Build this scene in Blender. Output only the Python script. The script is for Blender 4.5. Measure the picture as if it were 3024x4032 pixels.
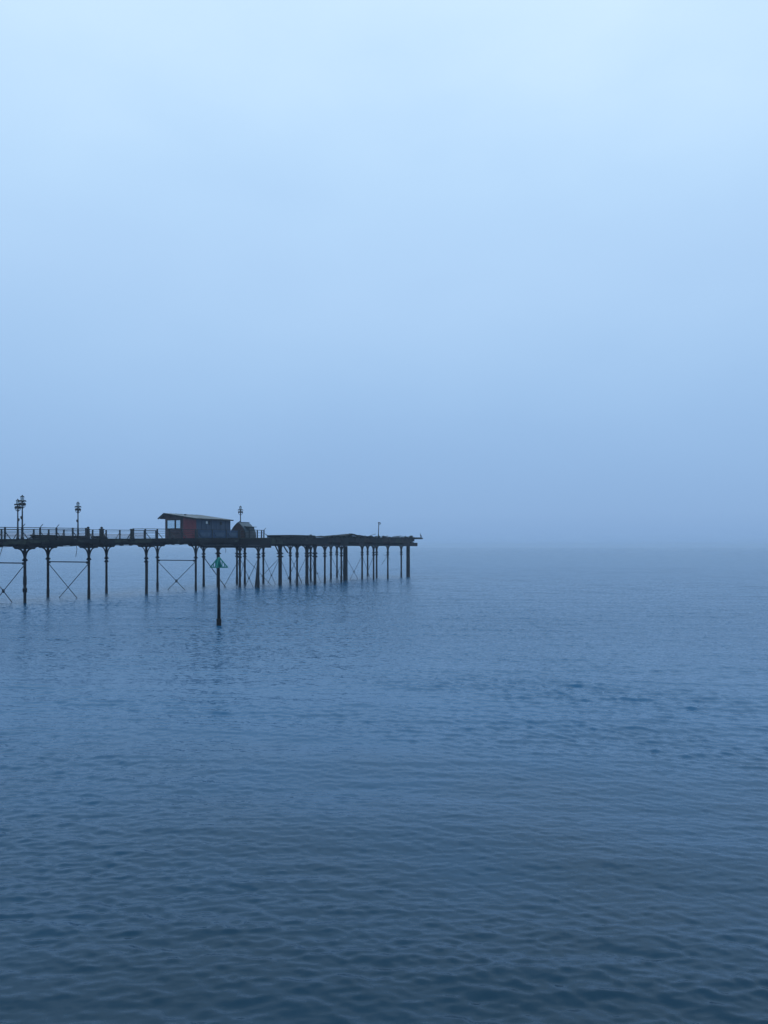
import bpy, math, random
import numpy as np
from mathutils import Vector, Matrix

R = math.radians
random.seed(7)
for o in list(bpy.data.objects):
    bpy.data.objects.remove(o)
scene = bpy.context.scene
col = scene.collection

# ------------------------------------------------------------------ camera
EYE = 5.5                                   # metres above the water, on the sea front
cam_data = bpy.data.cameras.new('camera')
cam = bpy.data.objects.new('camera', cam_data)
col.objects.link(cam)
cam.location = (0, 0, EYE)
cam.rotation_euler = (R(90), 0, 0)
cam_data.sensor_fit = 'HORIZONTAL'
cam_data.sensor_width = 36.0
cam_data.lens = 36.0 * 3000 / 3024
cam_data.shift_y = 134 / 3024
cam_data.clip_start = 0.1
cam_data.clip_end = 20000
scene.camera = cam

# ------------------------------------------------------------------ sky: heavy overcast at dusk
world = bpy.data.worlds.new('World')
scene.world = world
world.use_nodes = True
nt = world.node_tree
nt.nodes.clear()
N = nt.nodes.new
Lk = nt.links.new
tc = N('ShaderNodeTexCoord')
sep = N('ShaderNodeSeparateXYZ')
Lk(tc.outputs['Generated'], sep.inputs[0])
# faint cloud mottling bends the elevation that the overcast ramp reads
mp = N('ShaderNodeMapping')
mp.inputs['Scale'].default_value = (1.0, 1.0, 2.2)
Lk(tc.outputs['Generated'], mp.inputs[0])
nz = N('ShaderNodeTexNoise')
nz.inputs['Scale'].default_value = 2.6
nz.inputs['Detail'].default_value = 5.0
nz.inputs['Roughness'].default_value = 0.45
Lk(mp.outputs[0], nz.inputs['Vector'])
off = N('ShaderNodeMath'); off.operation = 'MULTIPLY_ADD'
Lk(nz.outputs['Fac'], off.inputs[0]); off.inputs[1].default_value = 0.26; off.inputs[2].default_value = -0.13
fade = N('ShaderNodeMapRange')
Lk(sep.outputs['Z'], fade.inputs['Value'])
fade.inputs['From Min'].default_value = 0.02; fade.inputs['From Max'].default_value = 0.5
amt = N('ShaderNodeMath'); amt.operation = 'MULTIPLY'
Lk(off.outputs[0], amt.inputs[0]); Lk(fade.outputs[0], amt.inputs[1])
add = N('ShaderNodeMath'); add.operation = 'ADD'
Lk(sep.outputs['Z'], add.inputs[0]); Lk(amt.outputs[0], add.inputs[1])
ramp = N('ShaderNodeValToRGB')
cr = ramp.color_ramp
cr.interpolation = 'B_SPLINE'
stops = [(0.0, (.218, .392, .680)), (0.04, (.250, .422, .710)), (0.16, (.335, .540, .840)), (0.25, (.405, .622, .915)),
         (0.35, (.455, .672, .960)), (0.47, (.515, .755, 1.03)), (0.60, (.705, .910, 1.08)),
         (1.0, (.705, .910, 1.10))]
while len(cr.elements) < len(stops):
    cr.elements.new(0.5)
for e, (p, c) in zip(cr.elements, stops):
    e.position = p
    e.color = (*(x / 1.3 for x in c), 1)      # the ramp holds values up to 1
Lk(add.outputs[0], ramp.inputs[0])
cloud = N('ShaderNodeBackground')
Lk(ramp.outputs[0], cloud.inputs[0]); cloud.inputs[1].default_value = 1.3
sky = N('ShaderNodeTexSky')
sky.sky_type = 'NISHITA'
sky.sun_disc = False
sky.sun_elevation = R(68)
sky.sun_rotation = R(25)
clear = N('ShaderNodeBackground')
Lk(sky.outputs[0], clear.inputs[0]); clear.inputs[1].default_value = 0.08
mix = N('ShaderNodeMixShader')
mix.inputs[0].default_value = 0.96            # cloud cover
Lk(clear.outputs[0], mix.inputs[1]); Lk(cloud.outputs[0], mix.inputs[2])
wo = N('ShaderNodeOutputWorld')
Lk(mix.outputs[0], wo.inputs[0])

sun_data = bpy.data.lights.new('sun', 'SUN')
sun_data.energy = 0.06
sun_data.angle = R(80)
sun_data.color = (1.0, .98, .95)
sun = bpy.data.objects.new('sun', sun_data)
col.objects.link(sun)
sun_dir = Vector((math.sin(R(25)) * math.cos(R(68)), math.cos(R(25)) * math.cos(R(68)), math.sin(R(68))))
sun.rotation_euler = sun_dir.to_track_quat('Z', 'Y').to_euler()
sun.location = (40, 60, 80)

vs = scene.view_settings
vs.view_transform = 'Standard'
vs.look = 'None'
vs.exposure = 0.0
vs.gamma = 1.0
vs.use_curve_mapping = False
try:
    scene.cycles.use_denoising = True
    scene.cycles.denoiser = 'OPENIMAGEDENOISE'
    scene.cycles.denoising_prefilter = 'ACCURATE'
    scene.cycles.denoising_input_passes = 'RGB_ALBEDO_NORMAL'
    scene.cycles.max_bounces = 6
    scene.cycles.volume_bounces = 2
    scene.cycles.transparent_max_bounces = 8
except Exception:
    pass

# ------------------------------------------------------------------ helpers
def tag(o, label=None, cat=None, group=None, kind=None):
    if label: o['label'] = label
    if cat: o['category'] = cat
    if group: o['group'] = group
    if kind: o['kind'] = kind
    return o

def empty(name, loc, rz=0.0):
    o = bpy.data.objects.new(name, None)
    o.empty_display_size = 0.3
    col.objects.link(o)
    o.location = loc
    o.rotation_euler = (0, 0, rz)
    return o

class MB:
    """collects shapes for one mesh"""
    def __init__(self):
        self.v = []; self.f = []
    def quad_box(self, pts):
        b = len(self.v); self.v += [tuple(p) for p in pts]
        for q in ((0, 3, 2, 1), (4, 5, 6, 7), (0, 1, 5, 4), (1, 2, 6, 5), (2, 3, 7, 6), (3, 0, 4, 7)):
            self.f.append(tuple(b + i for i in q))
        return self
    def box(self, x0, x1, y0, y1, z0, z1):
        return self.quad_box([(x0, y0, z0), (x1, y0, z0), (x1, y1, z0), (x0, y1, z0),
                              (x0, y0, z1), (x1, y0, z1), (x1, y1, z1), (x0, y1, z1)])
    def bar(self, p0, p1, w, h=None, up=(0, 0, 1)):
        h = h or w
        p0 = Vector(p0); p1 = Vector(p1); d = (p1 - p0).normalized()
        up = Vector(up)
        if abs(d.dot(up)) > .98: up = Vector((1, 0, 0))
        a = d.cross(up).normalized(); b = a.cross(d)
        pts = []
        for p in (p0, p1):
            for i, j in ((-1, -1), (1, -1), (1, 1), (-1, 1)):
                pts.append(p + a * (i * w / 2) + b * (j * h / 2))
        return self.quad_box(pts)
    def tube(self, path, radii, n=10, squash=1.0):
        path = [Vector(p) for p in path]
        if not hasattr(radii, '__len__'): radii = [radii] * len(path)
        b = len(self.v)
        ref = None
        for i, p in enumerate(path):
            d = (path[min(i + 1, len(path) - 1)] - path[max(i - 1, 0)]).normalized()
            if ref is None:
                ref = Vector((0, 0, 1)) if abs(d.z) < .9 else Vector((1, 0, 0))
            a = d.cross(ref).normalized(); c = a.cross(d).normalized(); ref = c
            for k in range(n):
                t = 2 * math.pi * k / n
                self.v.append(tuple(p + (a * math.cos(t) * squash + c * math.sin(t)) * radii[i]))
        for i in range(len(path) - 1):
            for k in range(n):
                k2 = (k + 1) % n
                self.f.append((b + i * n + k, b + i * n + k2, b + (i + 1) * n + k2, b + (i + 1) * n + k))
        self.f.append(tuple(b + k for k in reversed(range(n))))
        self.f.append(tuple(b + (len(path) - 1) * n + k for k in range(n)))
        return self
    def lathe(self, prof, n=14, c=(0, 0)):
        return self.tube([(c[0], c[1], z) for r, z in prof], [r for r, z in prof], n)
    def prism(self, poly, axis, a, b_):
        """poly in the two other axes, extruded along axis from a to b_"""
        n = len(poly); b = len(self.v)
        for q in (a, b_):
            for (p, r) in poly:
                self.v.append({'x': (q, p, r), 'y': (p, q, r), 'z': (p, r, q)}[axis])
        self.f.append(tuple(b + i for i in reversed(range(n))))
        self.f.append(tuple(b + n + i for i in range(n)))
        for i in range(n):
            j = (i + 1) % n
            self.f.append((b + i, b + j, b + n + j, b + n + i))
        return self
    def mesh(self, name, m, smooth=False):
        me = bpy.data.meshes.new(name)
        me.from_pydata(self.v, [], self.f)
        import bmesh
        bm = bmesh.new(); bm.from_mesh(me)
        bmesh.ops.recalc_face_normals(bm, faces=bm.faces)
        bm.to_mesh(me); bm.free()
        if smooth:
            me.polygons.foreach_set('use_smooth', [True] * len(me.polygons))
        me.materials.append(m)
        return me
    def build(self, name, m, parent=None, smooth=False, loc=None):
        o = bpy.data.objects.new(name, self.mesh(name, m, smooth))
        col.objects.link(o)
        if parent: o.parent = parent
        if loc: o.location = loc
        return o

def place(name, me, parent, loc, rot=(0, 0, 0), scale=(1, 1, 1)):
    o = bpy.data.objects.new(name, me)
    col.objects.link(o)
    o.parent = parent; o.location = loc; o.rotation_euler = rot; o.scale = scale
    return o

def material(name, c1, c2=None, scale=3.0, rough=.75, bump=.2, metal=0.0, stretch=(1, 1, 1), spec=.35):
    m = bpy.data.materials.new(name)
    m.use_nodes = True
    t = m.node_tree
    p = t.nodes['Principled BSDF']
    p.inputs['Roughness'].default_value = rough
    p.inputs['Metallic'].default_value = metal
    p.inputs['Specular IOR Level'].default_value = spec
    c2 = c2 or tuple(x * .6 for x in c1)
    co = t.nodes.new('ShaderNodeTexCoord')
    ma = t.nodes.new('ShaderNodeMapping'); ma.inputs['Scale'].default_value = stretch
    t.links.new(co.outputs['Object'], ma.inputs[0])
    inf = t.nodes.new('ShaderNodeObjectInfo')
    va = t.nodes.new('ShaderNodeVectorMath'); va.operation = 'ADD'
    sc = t.nodes.new('ShaderNodeMath'); sc.operation = 'MULTIPLY'; sc.inputs[1].default_value = 37.0
    t.links.new(inf.outputs['Random'], sc.inputs[0])
    t.links.new(ma.outputs[0], va.inputs[0]); t.links.new(sc.outputs[0], va.inputs[1])
    n1 = t.nodes.new('ShaderNodeTexNoise')
    n1.inputs['Scale'].default_value = scale; n1.inputs['Detail'].default_value = 6; n1.inputs['Roughness'].default_value = .65
    t.links.new(va.outputs[0], n1.inputs['Vector'])
    r = t.nodes.new('ShaderNodeValToRGB')
    r.color_ramp.elements[0].position = .36; r.color_ramp.elements[0].color = (*c2, 1)
    r.color_ramp.elements[1].position = .66; r.color_ramp.elements[1].color = (*c1, 1)
    t.links.new(n1.outputs['Fac'], r.inputs[0])
    t.links.new(r.outputs[0], p.inputs['Base Color'])
    if bump:
        b = t.nodes.new('ShaderNodeBump'); b.inputs['Strength'].default_value = bump; b.inputs['Distance'].default_value = .03
        t.links.new(n1.outputs['Fac'], b.inputs['Height'])
        t.links.new(b.outputs[0], p.inputs['Normal'])
    return m

M_iron = material('weathered_iron', (.006, .010, .015), (.003, .005, .008), 4, .75, spec=.2)
M_timber = material('wet_timber', (.011, .015, .019), (.005, .007, .009), 2.5, .85, .4, stretch=(3, .6, 3))
M_algae = material('mossy_timber', (.036, .048, .038), (.014, .018, .018), 2.0, .9, .4)
M_girder = material('stained_girder', (.007, .010, .014), (.003, .004, .006), 1.2, .8, .3)
M_rust = material('rusty_plate', (.036, .025, .026), (.014, .012, .013), 1.5, .85, .3)
M_rail = material('painted_rail', (.016, .028, .040), (.009, .015, .022), 5, .6)
M_pale = material('faded_banner', (.40, .36, .40), (.30, .29, .33), 3, .8, .05)
M_blue = material('blue_boards', (.014, .050, .125), (.010, .034, .080), 1.6, .6, .1)
M_lightblue = material('pale_blue_tarp', (.045, .085, .14), (.025, .055, .10), 2.2, .6, .2)
M_red = material('faded_red_paint', (.165, .034, .048), (.100, .026, .038), 1.6, .7, .1, stretch=(1, 1, .4))
M_maroon = material('dusty_maroon_boards', (.066, .046, .056), (.038, .028, .036), 2, .8, .2, stretch=(1, 1, .4))
M_greyside = material('grey_cladding', (.042, .070, .118), (.022, .040, .072), 1.3, .6, .1, stretch=(1, 1, .35))
M_roof = material('pale_roof_felt', (.25, .27, .28), (.15, .17, .18), 1.0, .55, .1)
M_trim = material('dark_trim', (.022, .026, .028), (.012, .014, .015), 4, .7)
M_brown = material('red_brown_boards', (.062, .030, .024), (.034, .020, .018), 2.5, .8, .2, stretch=(1, 1, .4))
M_shell = material('pale_hut_sheet', (.062, .105, .145), (.038, .068, .095), 1.4, .45, .05)
M_shell2 = material('grey_hut_side', (.090, .115, .13), (.055, .07, .08), 1.6, .6, .1)
M_greenroof = material('green_stained_felt', (.04, .062, .064), (.022, .036, .038), 2, .8)
M_white = material('white_panel', (.62, .66, .66), (.5, .54, .54), 3, .6, .02)
M_lampglass = material('lamp_glass', (.58, .68, .76), (.46, .55, .62), 5, .15, 0, spec=.6)
M_green = material('green_beacon_paint', (.001, .24, .20), (.001, .15, .13), 6, .5, .1)
M_pole = material('black_beacon_pole', (.004, .003, .004), (.002, .0015, .002), 4, .6, spec=.15)
M_bird = material('black_feathers', (.012, .014, .016), (.006, .007, .008), 12, .6)

def glass_material():
    m = bpy.data.materials.new('window_glass')
    m.use_nodes = True
    t = m.node_tree; t.nodes.clear()
    o = t.nodes.new('ShaderNodeOutputMaterial'); mx = t.nodes.new('ShaderNodeMixShader')
    tr = t.nodes.new('ShaderNodeBsdfTransparent'); gl = t.nodes.new('ShaderNodeBsdfGlossy')
    tr.inputs[0].default_value = (.90, .94, .95, 1)
    gl.inputs['Roughness'].default_value = .05
    mx.inputs[0].default_value = .05
    t.links.new(tr.outputs[0], mx.inputs[1]); t.links.new(gl.outputs[0], mx.inputs[2])
    t.links.new(mx.outputs[0], o.inputs[0])
    return m
M_glass = glass_material()

def netting_material():
    m = bpy.data.materials.new('pale_netting')
    m.use_nodes = True
    t = m.node_tree
    p = t.nodes['Principled BSDF']
    p.inputs['Base Color'].default_value = (.45, .42, .46, 1)
    p.inputs['Roughness'].default_value = .9
    p.inputs['Alpha'].default_value = .34
    return m
M_net = netting_material()

# ------------------------------------------------------------------ sea
def axis(fine0, fine1, d0, g1, mid0, mid1, g2, lo, hi):
    """spacing d0 between fine0..fine1, growing by g1 out to mid, by g2 beyond"""
    xs = list(np.arange(fine0, fine1 + d0 / 2, d0))
    x, d = xs[-1], d0
    while x < hi:
        d += (g1 if x < mid1 else g2) * d
        x += d; xs.append(x)
    x, d = xs[0], d0
    pre = []
    while x > lo:
        d += (g1 if x > mid0 else g2) * d
        x -= d; pre.append(x)
    return np.array(pre[::-1] + xs)

def water_height(X, Y, DX, DY):
    rng = np.random.default_rng(11)
    Z = np.zeros_like(X)
    # patches of rougher and smoother water
    patch = np.zeros_like(X)
    for k in range(9):
        lam = rng.uniform(5, 34); a = rng.uniform(0, 2 * math.pi)
        patch += np.sin((X * math.cos(a) * .45 + Y * math.sin(a)) * 2 * math.pi / lam + rng.uniform(0, 6.28))
    patch = 1.0 + .40 * patch / 2.1
    patch = np.clip(patch, .45, 1.7)
    n = 130
    SX = np.zeros_like(X); SY = np.zeros_like(X)
    for k in range(n):
        lam = .13 * (6.0 / .13) ** ((k + rng.uniform(0, 1)) / n)
        spread = .44 if lam < 1.0 else .34
        a = R(-97) + rng.normal(0, spread)
        kx, ky = math.cos(a) * 2 * math.pi / lam, math.sin(a) * 2 * math.pi / lam
        slope = .0240 * (1.7 if lam < .2 else (1.7 if lam < .38 else (1.0 if lam < .8 else (.50 if lam < 1.4 else .26))))
        amp = slope * lam / (2 * math.pi)
        eff = 1.0 / (np.abs(math.cos(a)) / DX + np.abs(math.sin(a)) / DY)     # local sample distance along the wave
        fadew = np.clip((lam / eff - 3.0) / 2.5, 0, 1) * amp * (patch if lam < 3 else 1)
        ph = kx * X + ky * Y + rng.uniform(0, 6.28)
        c = np.cos(ph)
        sn = np.sin(ph)
        Z += fadew * (sn - .5 * sn * c)          # steeper towards the shore than behind
        SX += fadew * math.cos(a) * c; SY += fadew * math.sin(a) * c
    # trochoidal: water gathers at the crests
    return X + .35 * SX, Y + .35 * SY, Z

def build_sea():
    xs = axis(-8, 8, .05, .0090, -75, 75, .09, -4200, 4200)
    ys = axis(7.5, 13, .024, .0050, 1, 190, .07, -600, 4200)
    X, Y = np.meshgrid(xs.astype(np.float32), ys.astype(np.float32))
    DX, DY = np.meshgrid(np.gradient(xs).astype(np.float32), np.gradient(ys).astype(np.float32))
    X, Y, Z = water_height(X, Y, DX, DY)
    ny, nx = X.shape
    co = np.stack([X, Y, Z], -1).astype(np.float32).reshape(-1)
    idx = np.arange(nx * ny, dtype=np.int32).reshape(ny, nx)
    q = np.stack([idx[:-1, :-1], idx[:-1, 1:], idx[1:, 1:], idx[1:, :-1]], -1).reshape(-1)
    me = bpy.data.meshes.new('sea')
    me.vertices.add(nx * ny); me.vertices.foreach_set('co', co)
    nf = (nx - 1) * (ny - 1)
    me.loops.add(nf * 4); me.loops.foreach_set('vertex_index', q)
    me.polygons.add(nf)
    me.polygons.foreach_set('loop_start', np.arange(0, nf * 4, 4, dtype=np.int32))
    me.polygons.foreach_set('loop_total', np.full(nf, 4, dtype=np.int32))
    me.polygons.foreach_set('use_smooth', np.ones(nf, dtype=bool))
    me.update(calc_edges=True)
    m = bpy.data.materials.new('sea_water')
    m.use_nodes = True
    t = m.node_tree
    p = t.nodes['Principled BSDF']
    p.inputs['Base Color'].default_value = (.001, .024, .066, 1)
    p.inputs['Roughness'].default_value = .10
    p.inputs['IOR'].default_value = 1.36
    p.inputs['Specular Tint'].default_value = (.70, .97, 1, 1)
    co_ = t.nodes.new('ShaderNodeTexCoord')
    geo = t.nodes.new('ShaderNodeNewGeometry')
    last = geo.outputs['Normal']
    # ripples too fine for the mesh: random facet slopes at several sizes
    sepp = t.nodes.new('ShaderNodeSeparateXYZ')
    t.links.new(co_.outputs['Object'], sepp.inputs[0])
    offs = t.nodes.new('ShaderNodeMapRange'); offs.interpolation_type = 'SMOOTHSTEP'
    offs.inputs['From Min'].default_value = 18; offs.inputs['From Max'].default_value = 60
    t.links.new(sepp.outputs['Y'], offs.inputs['Value'])
    # unresolved ripples offshore scatter like a rougher surface
    rg = t.nodes.new('ShaderNodeMapRange'); rg.interpolation_type = 'SMOOTHSTEP'
    rg.inputs['From Min'].default_value = 16; rg.inputs['From Max'].default_value = 66
    rg.inputs['To Min'].default_value = .10; rg.inputs['To Max'].default_value = .15
    t.links.new(sepp.outputs['Y'], rg.inputs['Value']); t.links.new(rg.outputs[0], p.inputs['Roughness'])
    # sky reflection's falloff painted into the base colour: darker near, brighter blue offshore
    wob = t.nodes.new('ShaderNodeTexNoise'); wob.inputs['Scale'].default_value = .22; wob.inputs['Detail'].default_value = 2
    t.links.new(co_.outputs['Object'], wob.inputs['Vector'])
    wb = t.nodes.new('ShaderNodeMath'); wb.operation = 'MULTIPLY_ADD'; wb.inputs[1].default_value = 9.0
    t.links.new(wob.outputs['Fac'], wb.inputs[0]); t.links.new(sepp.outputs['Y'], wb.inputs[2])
    falloff = t.nodes.new('ShaderNodeMapRange'); falloff.interpolation_type = 'SMOOTHSTEP'
    falloff.inputs['From Min'].default_value = 10; falloff.inputs['From Max'].default_value = 32
    t.links.new(wb.outputs[0], falloff.inputs['Value'])
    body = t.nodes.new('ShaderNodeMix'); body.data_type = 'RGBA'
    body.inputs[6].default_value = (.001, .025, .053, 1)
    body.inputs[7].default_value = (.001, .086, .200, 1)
    t.links.new(falloff.outputs[0], body.inputs[0])
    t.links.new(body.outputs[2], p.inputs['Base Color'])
    for sc, st, k, det, far_only in ((20.0, (.5, 1, 1), .16, 1, False), (6.0, (.55, 1, 1), 1.6, 1, True), (1.1, (.4, 1, 1), .08, 2, False)):
        ma = t.nodes.new('ShaderNodeMapping'); ma.inputs['Scale'].default_value = st
        ma.inputs['Rotation'].default_value = (0, 0, R(9))
        t.links.new(co_.outputs['Object'], ma.inputs[0])
        n = t.nodes.new('ShaderNodeTexNoise')
        n.inputs['Scale'].default_value = sc; n.inputs['Detail'].default_value = det; n.inputs['Roughness'].default_value = .55
        t.links.new(ma.outputs[0], n.inputs['Vector'])
        sb = t.nodes.new('ShaderNodeVectorMath'); sb.operation = 'SUBTRACT'; sb.inputs[1].default_value = (.5, .5, .5)
        t.links.new(n.outputs['Color'], sb.inputs[0])
        mu = t.nodes.new('ShaderNodeVectorMath'); mu.operation = 'MULTIPLY'; mu.inputs[1].default_value = (k * .9, k, 0)
        t.links.new(sb.outputs[0], mu.inputs[0])
        if far_only:                       # restores the short waves the coarser mesh offshore cannot carry
            fo = t.nodes.new('ShaderNodeVectorMath'); fo.operation = 'SCALE'
            t.links.new(mu.outputs[0], fo.inputs[0]); t.links.new(offs.outputs[0], fo.inputs['Scale'])
            mu = fo
        ad = t.nodes.new('ShaderNodeVectorMath'); ad.operation = 'ADD'
        t.links.new(last, ad.inputs[0]); t.links.new(mu.outputs[0], ad.inputs[1])
        last = ad.outputs[0]
    nm = t.nodes.new('ShaderNodeVectorMath'); nm.operation = 'NORMALIZE'
    t.links.new(last, nm.inputs[0])
    t.links.new(nm.outputs[0], p.inputs['Normal'])
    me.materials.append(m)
    o = bpy.data.objects.new('sea', me)
    col.objects.link(o)
    tag(o, 'dark blue rippled sea reaching the hazy horizon', kind='structure')
    print('sea', nx, ny)
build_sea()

# ------------------------------------------------------------------ the pier's own frame: x along it to seaward, y across it away from us
PX, PY = -34.407, 73.0
PA = R(62.5)
pu = (math.cos(PA), math.sin(PA)); pw = (-math.sin(PA), math.cos(PA))
def W(s, t, z=0):
    return (PX + pu[0] * s + pw[0] * t, PY + pu[1] * s + pw[1] * t, z)
def top(s):                       # the deck rises slightly to seaward
    return 6.18 + .0117 * s
WIDE = 5.75

pier = empty('pier', (PX, PY, 0), PA)
tag(pier, 'long dark iron and timber pier standing on columns in the sea', 'pier')

def column(s, t, ztop, r=.13, style='iron', collars=(4.15,), low_collar=None, spread=.62, sides=4, lean=0):
    z1 = ztop
    mb = MB()
    if style == 'iron':
        zc = collars[0]
        prof = [(r * 1.15, -4)]
        for q in range(14):                # weed and barnacles thicken the lower shaft
            zz = -.1 + (zc - .05) * q / 14
            prof.append((r * (1.17 - .05 * q / 3 if q < 4 else .97) * random.uniform(.95, 1.06), zz))
        mb.lathe(prof + [(r * .95, zc - .12), (r * .95, zc + .05), (r * 1.02, z1)], 12)
    elif style == 'sleeve':
        mb.lathe([(r, -4), (r, 1.02), (r * 1.5, 1.10), (r * 1.55, 1.42), (r * 1.06, 1.5), (r * 1.0, 1.75), (r * 1.22, 1.82), (r * 1.22, 2.55), (r, 2.62), (r * .95, collars[0]), (r, z1)], 12)
    else:                        # concrete-cased pile
        mb.lathe([(r * 1.04, -4), (r * 1.02, .3), (r, 2.0), (r * .98, z1)], 14)
    c = mb.build('column', M_iron, pier, True, (s, t, 0))
    if lean: c.rotation_euler = (0, lean, 0)
    for zc in collars:
        MB().lathe([(r * 1.05, zc - .13), (r * 1.9, zc - .05), (r * 2.0, zc + .02), (r * 1.5, zc + .06), (r * 1.05, zc + .16)], 12).build('collar', M_iron, c, False)
    if spread and sides:
        zb = collars[0] + .1
        for k in range(sides):
            a = k * math.pi / 2
            ca, sa = math.cos(a), math.sin(a)
            b = MB()
            prev = None
            for i in range(9):
                q = i / 8 * math.pi / 2
                rr = r * .7 + spread * (1 - math.cos(q)); zz = zb + (z1 - zb) * math.sin(q)
                pt = Vector((ca * rr, sa * rr, zz))
                if prev is not None: b.bar(prev, pt, .075, .085, up=(-sa, ca, 0))
                prev = pt
            b.build('bracket', M_iron, c, False)
    return c

def corbel(s, t, z):
    mb = MB()
    h = .36
    mb.prism([(-1.05, z + h), (-1.05, z + .17), (-.92, z + .13), (-.86, z + .02), (-.72, z), (.72, z), (.86, z + .02), (.92, z + .13), (1.05, z + .17), (1.05, z + h)], 'y', -.36, .36)
    mb.prism([(-1.0, z + h - .003), (-1.0, z + .17), (-.88, z + .13), (-.82, z + .024), (-.70, z + .004), (.70, z + .004), (.82, z + .024), (.88, z + .13), (1.0, z + .17), (1.0, z + h - .003)], 'x', -.34, .34)
    return mb.build('corbel', M_girder, pier, False, (s, t, 0))

def rod(p0, p1, r=.035, n=6):
    return MB().tube([p0, p1], r, n).build('brace_rod', M_iron, pier)

def ring_node(p):
    mb = MB()
    d = []
    for k in range(13):
        a = 2 * math.pi * k / 12
        d.append((p[0], p[1] + math.cos(a) * .15, p[2] + math.sin(a) * .15))
    mb.tube(d, .045, 6)
    return mb.build('brace_ring', M_iron, pier)

# approach: bents of two columns, 5.75 m apart
near_s = [-16.0, -8.0, 0.0, 7.61, 15.75, 24.05]
far_s = [-16.0, -8.2, -.4, 7.2, 15.22, 23.45]
bents = list(zip(near_s, far_s))
for i, (sn, sf) in enumerate(bents):
    for s, t in ((sn, 0), (sf, WIDE)):
        zb = top(s) - .98
        st = 'sleeve' if (i == 2 and t == 0) else 'iron'
        extra = (4.16 - .004 * s,) if i not in (4,) else (4.10, 3.72)
        column(s, t, zb, .135, st, extra)
        corbel(s, t, zb)
    if i == 4:
        MB().tube([(sn - .12, -.28, -3), (sn - .08, -.26, 3.75)], .065, 8).build('drain_pipe', M_rail, pier)
    # tie rod and crossed rods
    zt = 3.86 - .006 * sn
    if i != 4:
        rod((sf, WIDE, zt), (sn, 0, zt), .055, 8)
        zc = 1.12
        ym = WIDE / 2; sm = (sn + sf) / 2
        for (sa, ta, sb, tb) in ((sn, 0, sf, WIDE), (sf, WIDE, sn, 0)):
            e = 2.0
            p0 = Vector((sa, ta, zt - .12)); pm = Vector((sm, ym, zc))
            rod(p0, p0 + (pm - p0) * e, .036)
        if i in (2, 5):
            ring_node((sm, ym, zc))
        for s, t, sg in ((sn, 0, 1), (sf, WIDE, -1)):
            MB().box(-.06, .06, sg * .1 if sg > 0 else -.34, .34 if sg > 0 else sg * .1, zt - .16, zt + .08).build('rod_bracket', M_iron, pier, False, (s, t, 0))

# longitudinal girders and joists of the approach (butted span by span)
S0, S1 = -17.0, 31.6
for t in (0, WIDE / 2, WIDE):
    cuts = [S0] + [s for s in (near_s[1:] if t < WIDE else far_s[1:])] + [S1]
    for a, b in zip(cuts[:-1], cuts[1:]):
        za, zb = top(a), top(b)
        MB().quad_box([(a + .01, t - .13, za - .70), (b - .01, t - .13, zb - .70), (b - .01, t + .13, zb - .70), (a + .01, t + .13, za - .70),
                       (a + .01, t - .13, za - .22), (b - .01, t - .13, zb - .22), (b - .01, t + .13, zb - .22), (a + .01, t + .13, za - .22)]).build('girder', M_girder, pier)
s = S0 + .4
joist = MB().box(-.08, .08, -.82, WIDE + .82, -.218, -.085).mesh('joist', M_timber)
while s < S1:
    place('joist', joist, pier, (s, random.uniform(-.06, .06), top(s)))
    s += 1.02
# hanger blocks and lumps under the edge girders
for t in (0, WIDE):
    for s in np.arange(-14.5, 31, 1.33):
        if min(abs(s - q) for q in near_s + far_s) < 1.1: continue
        w = random.uniform(.10, .22); h = random.uniform(.03, .12)
        MB().prism([(-w - .08, .0), (-w, -h * .8), (-w * .3, -h), (w * .6, -h * .7), (w + .06, 0)], 'y', -.11, .11).build('hanger_block', M_girder, pier, False, (float(s), t, top(s) - .701))
# edge boards along both sides, uneven
for t in (-.90, WIDE + .90):
    s = S0
    while s < 31.2:
        L = random.uniform(1.9, 3.4)
        e = min(s + L, 31.4)
        h = random.choice((.30, .34, .40, .46, .30))
        dz = random.uniform(-.03, .02)
        mb = MB().quad_box([(s + .01, t - .03, top(s) - .085 - h), (e - .01, t - .03, top(e) - .085 - h), (e - .01, t + .03, top(e) - .085 - h), (s + .01, t + .03, top(s) - .085 - h),
                            (s + .01, t - .03, top(s) - .085 + dz), (e - .01, t - .03, top(e) - .085 + dz), (e - .01, t + .03, top(e) - .085 + dz), (s + .01, t + .03, top(s) - .085 + dz)])
        o = mb.build('edge_board', random.choice((M_timber, M_girder, M_algae)), pier)
        s = e
# planks across the approach
PLW = .325
pl = [MB().box(-PLW / 2 + .008, PLW / 2 - .008, -.95, WIDE + .95, -.078, 0).mesh('deck_plank', m) for m in (M_timber, M_timber, M_algae)]
s = S0 + PLW / 2
while s < 31.75:
    place('deck_plank', random.choice(pl), pier, (s, random.uniform(-.09, .09), top(s) + random.uniform(-.012, .014)), (random.uniform(-.002, .002), 0, 0))
    s += PLW

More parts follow.
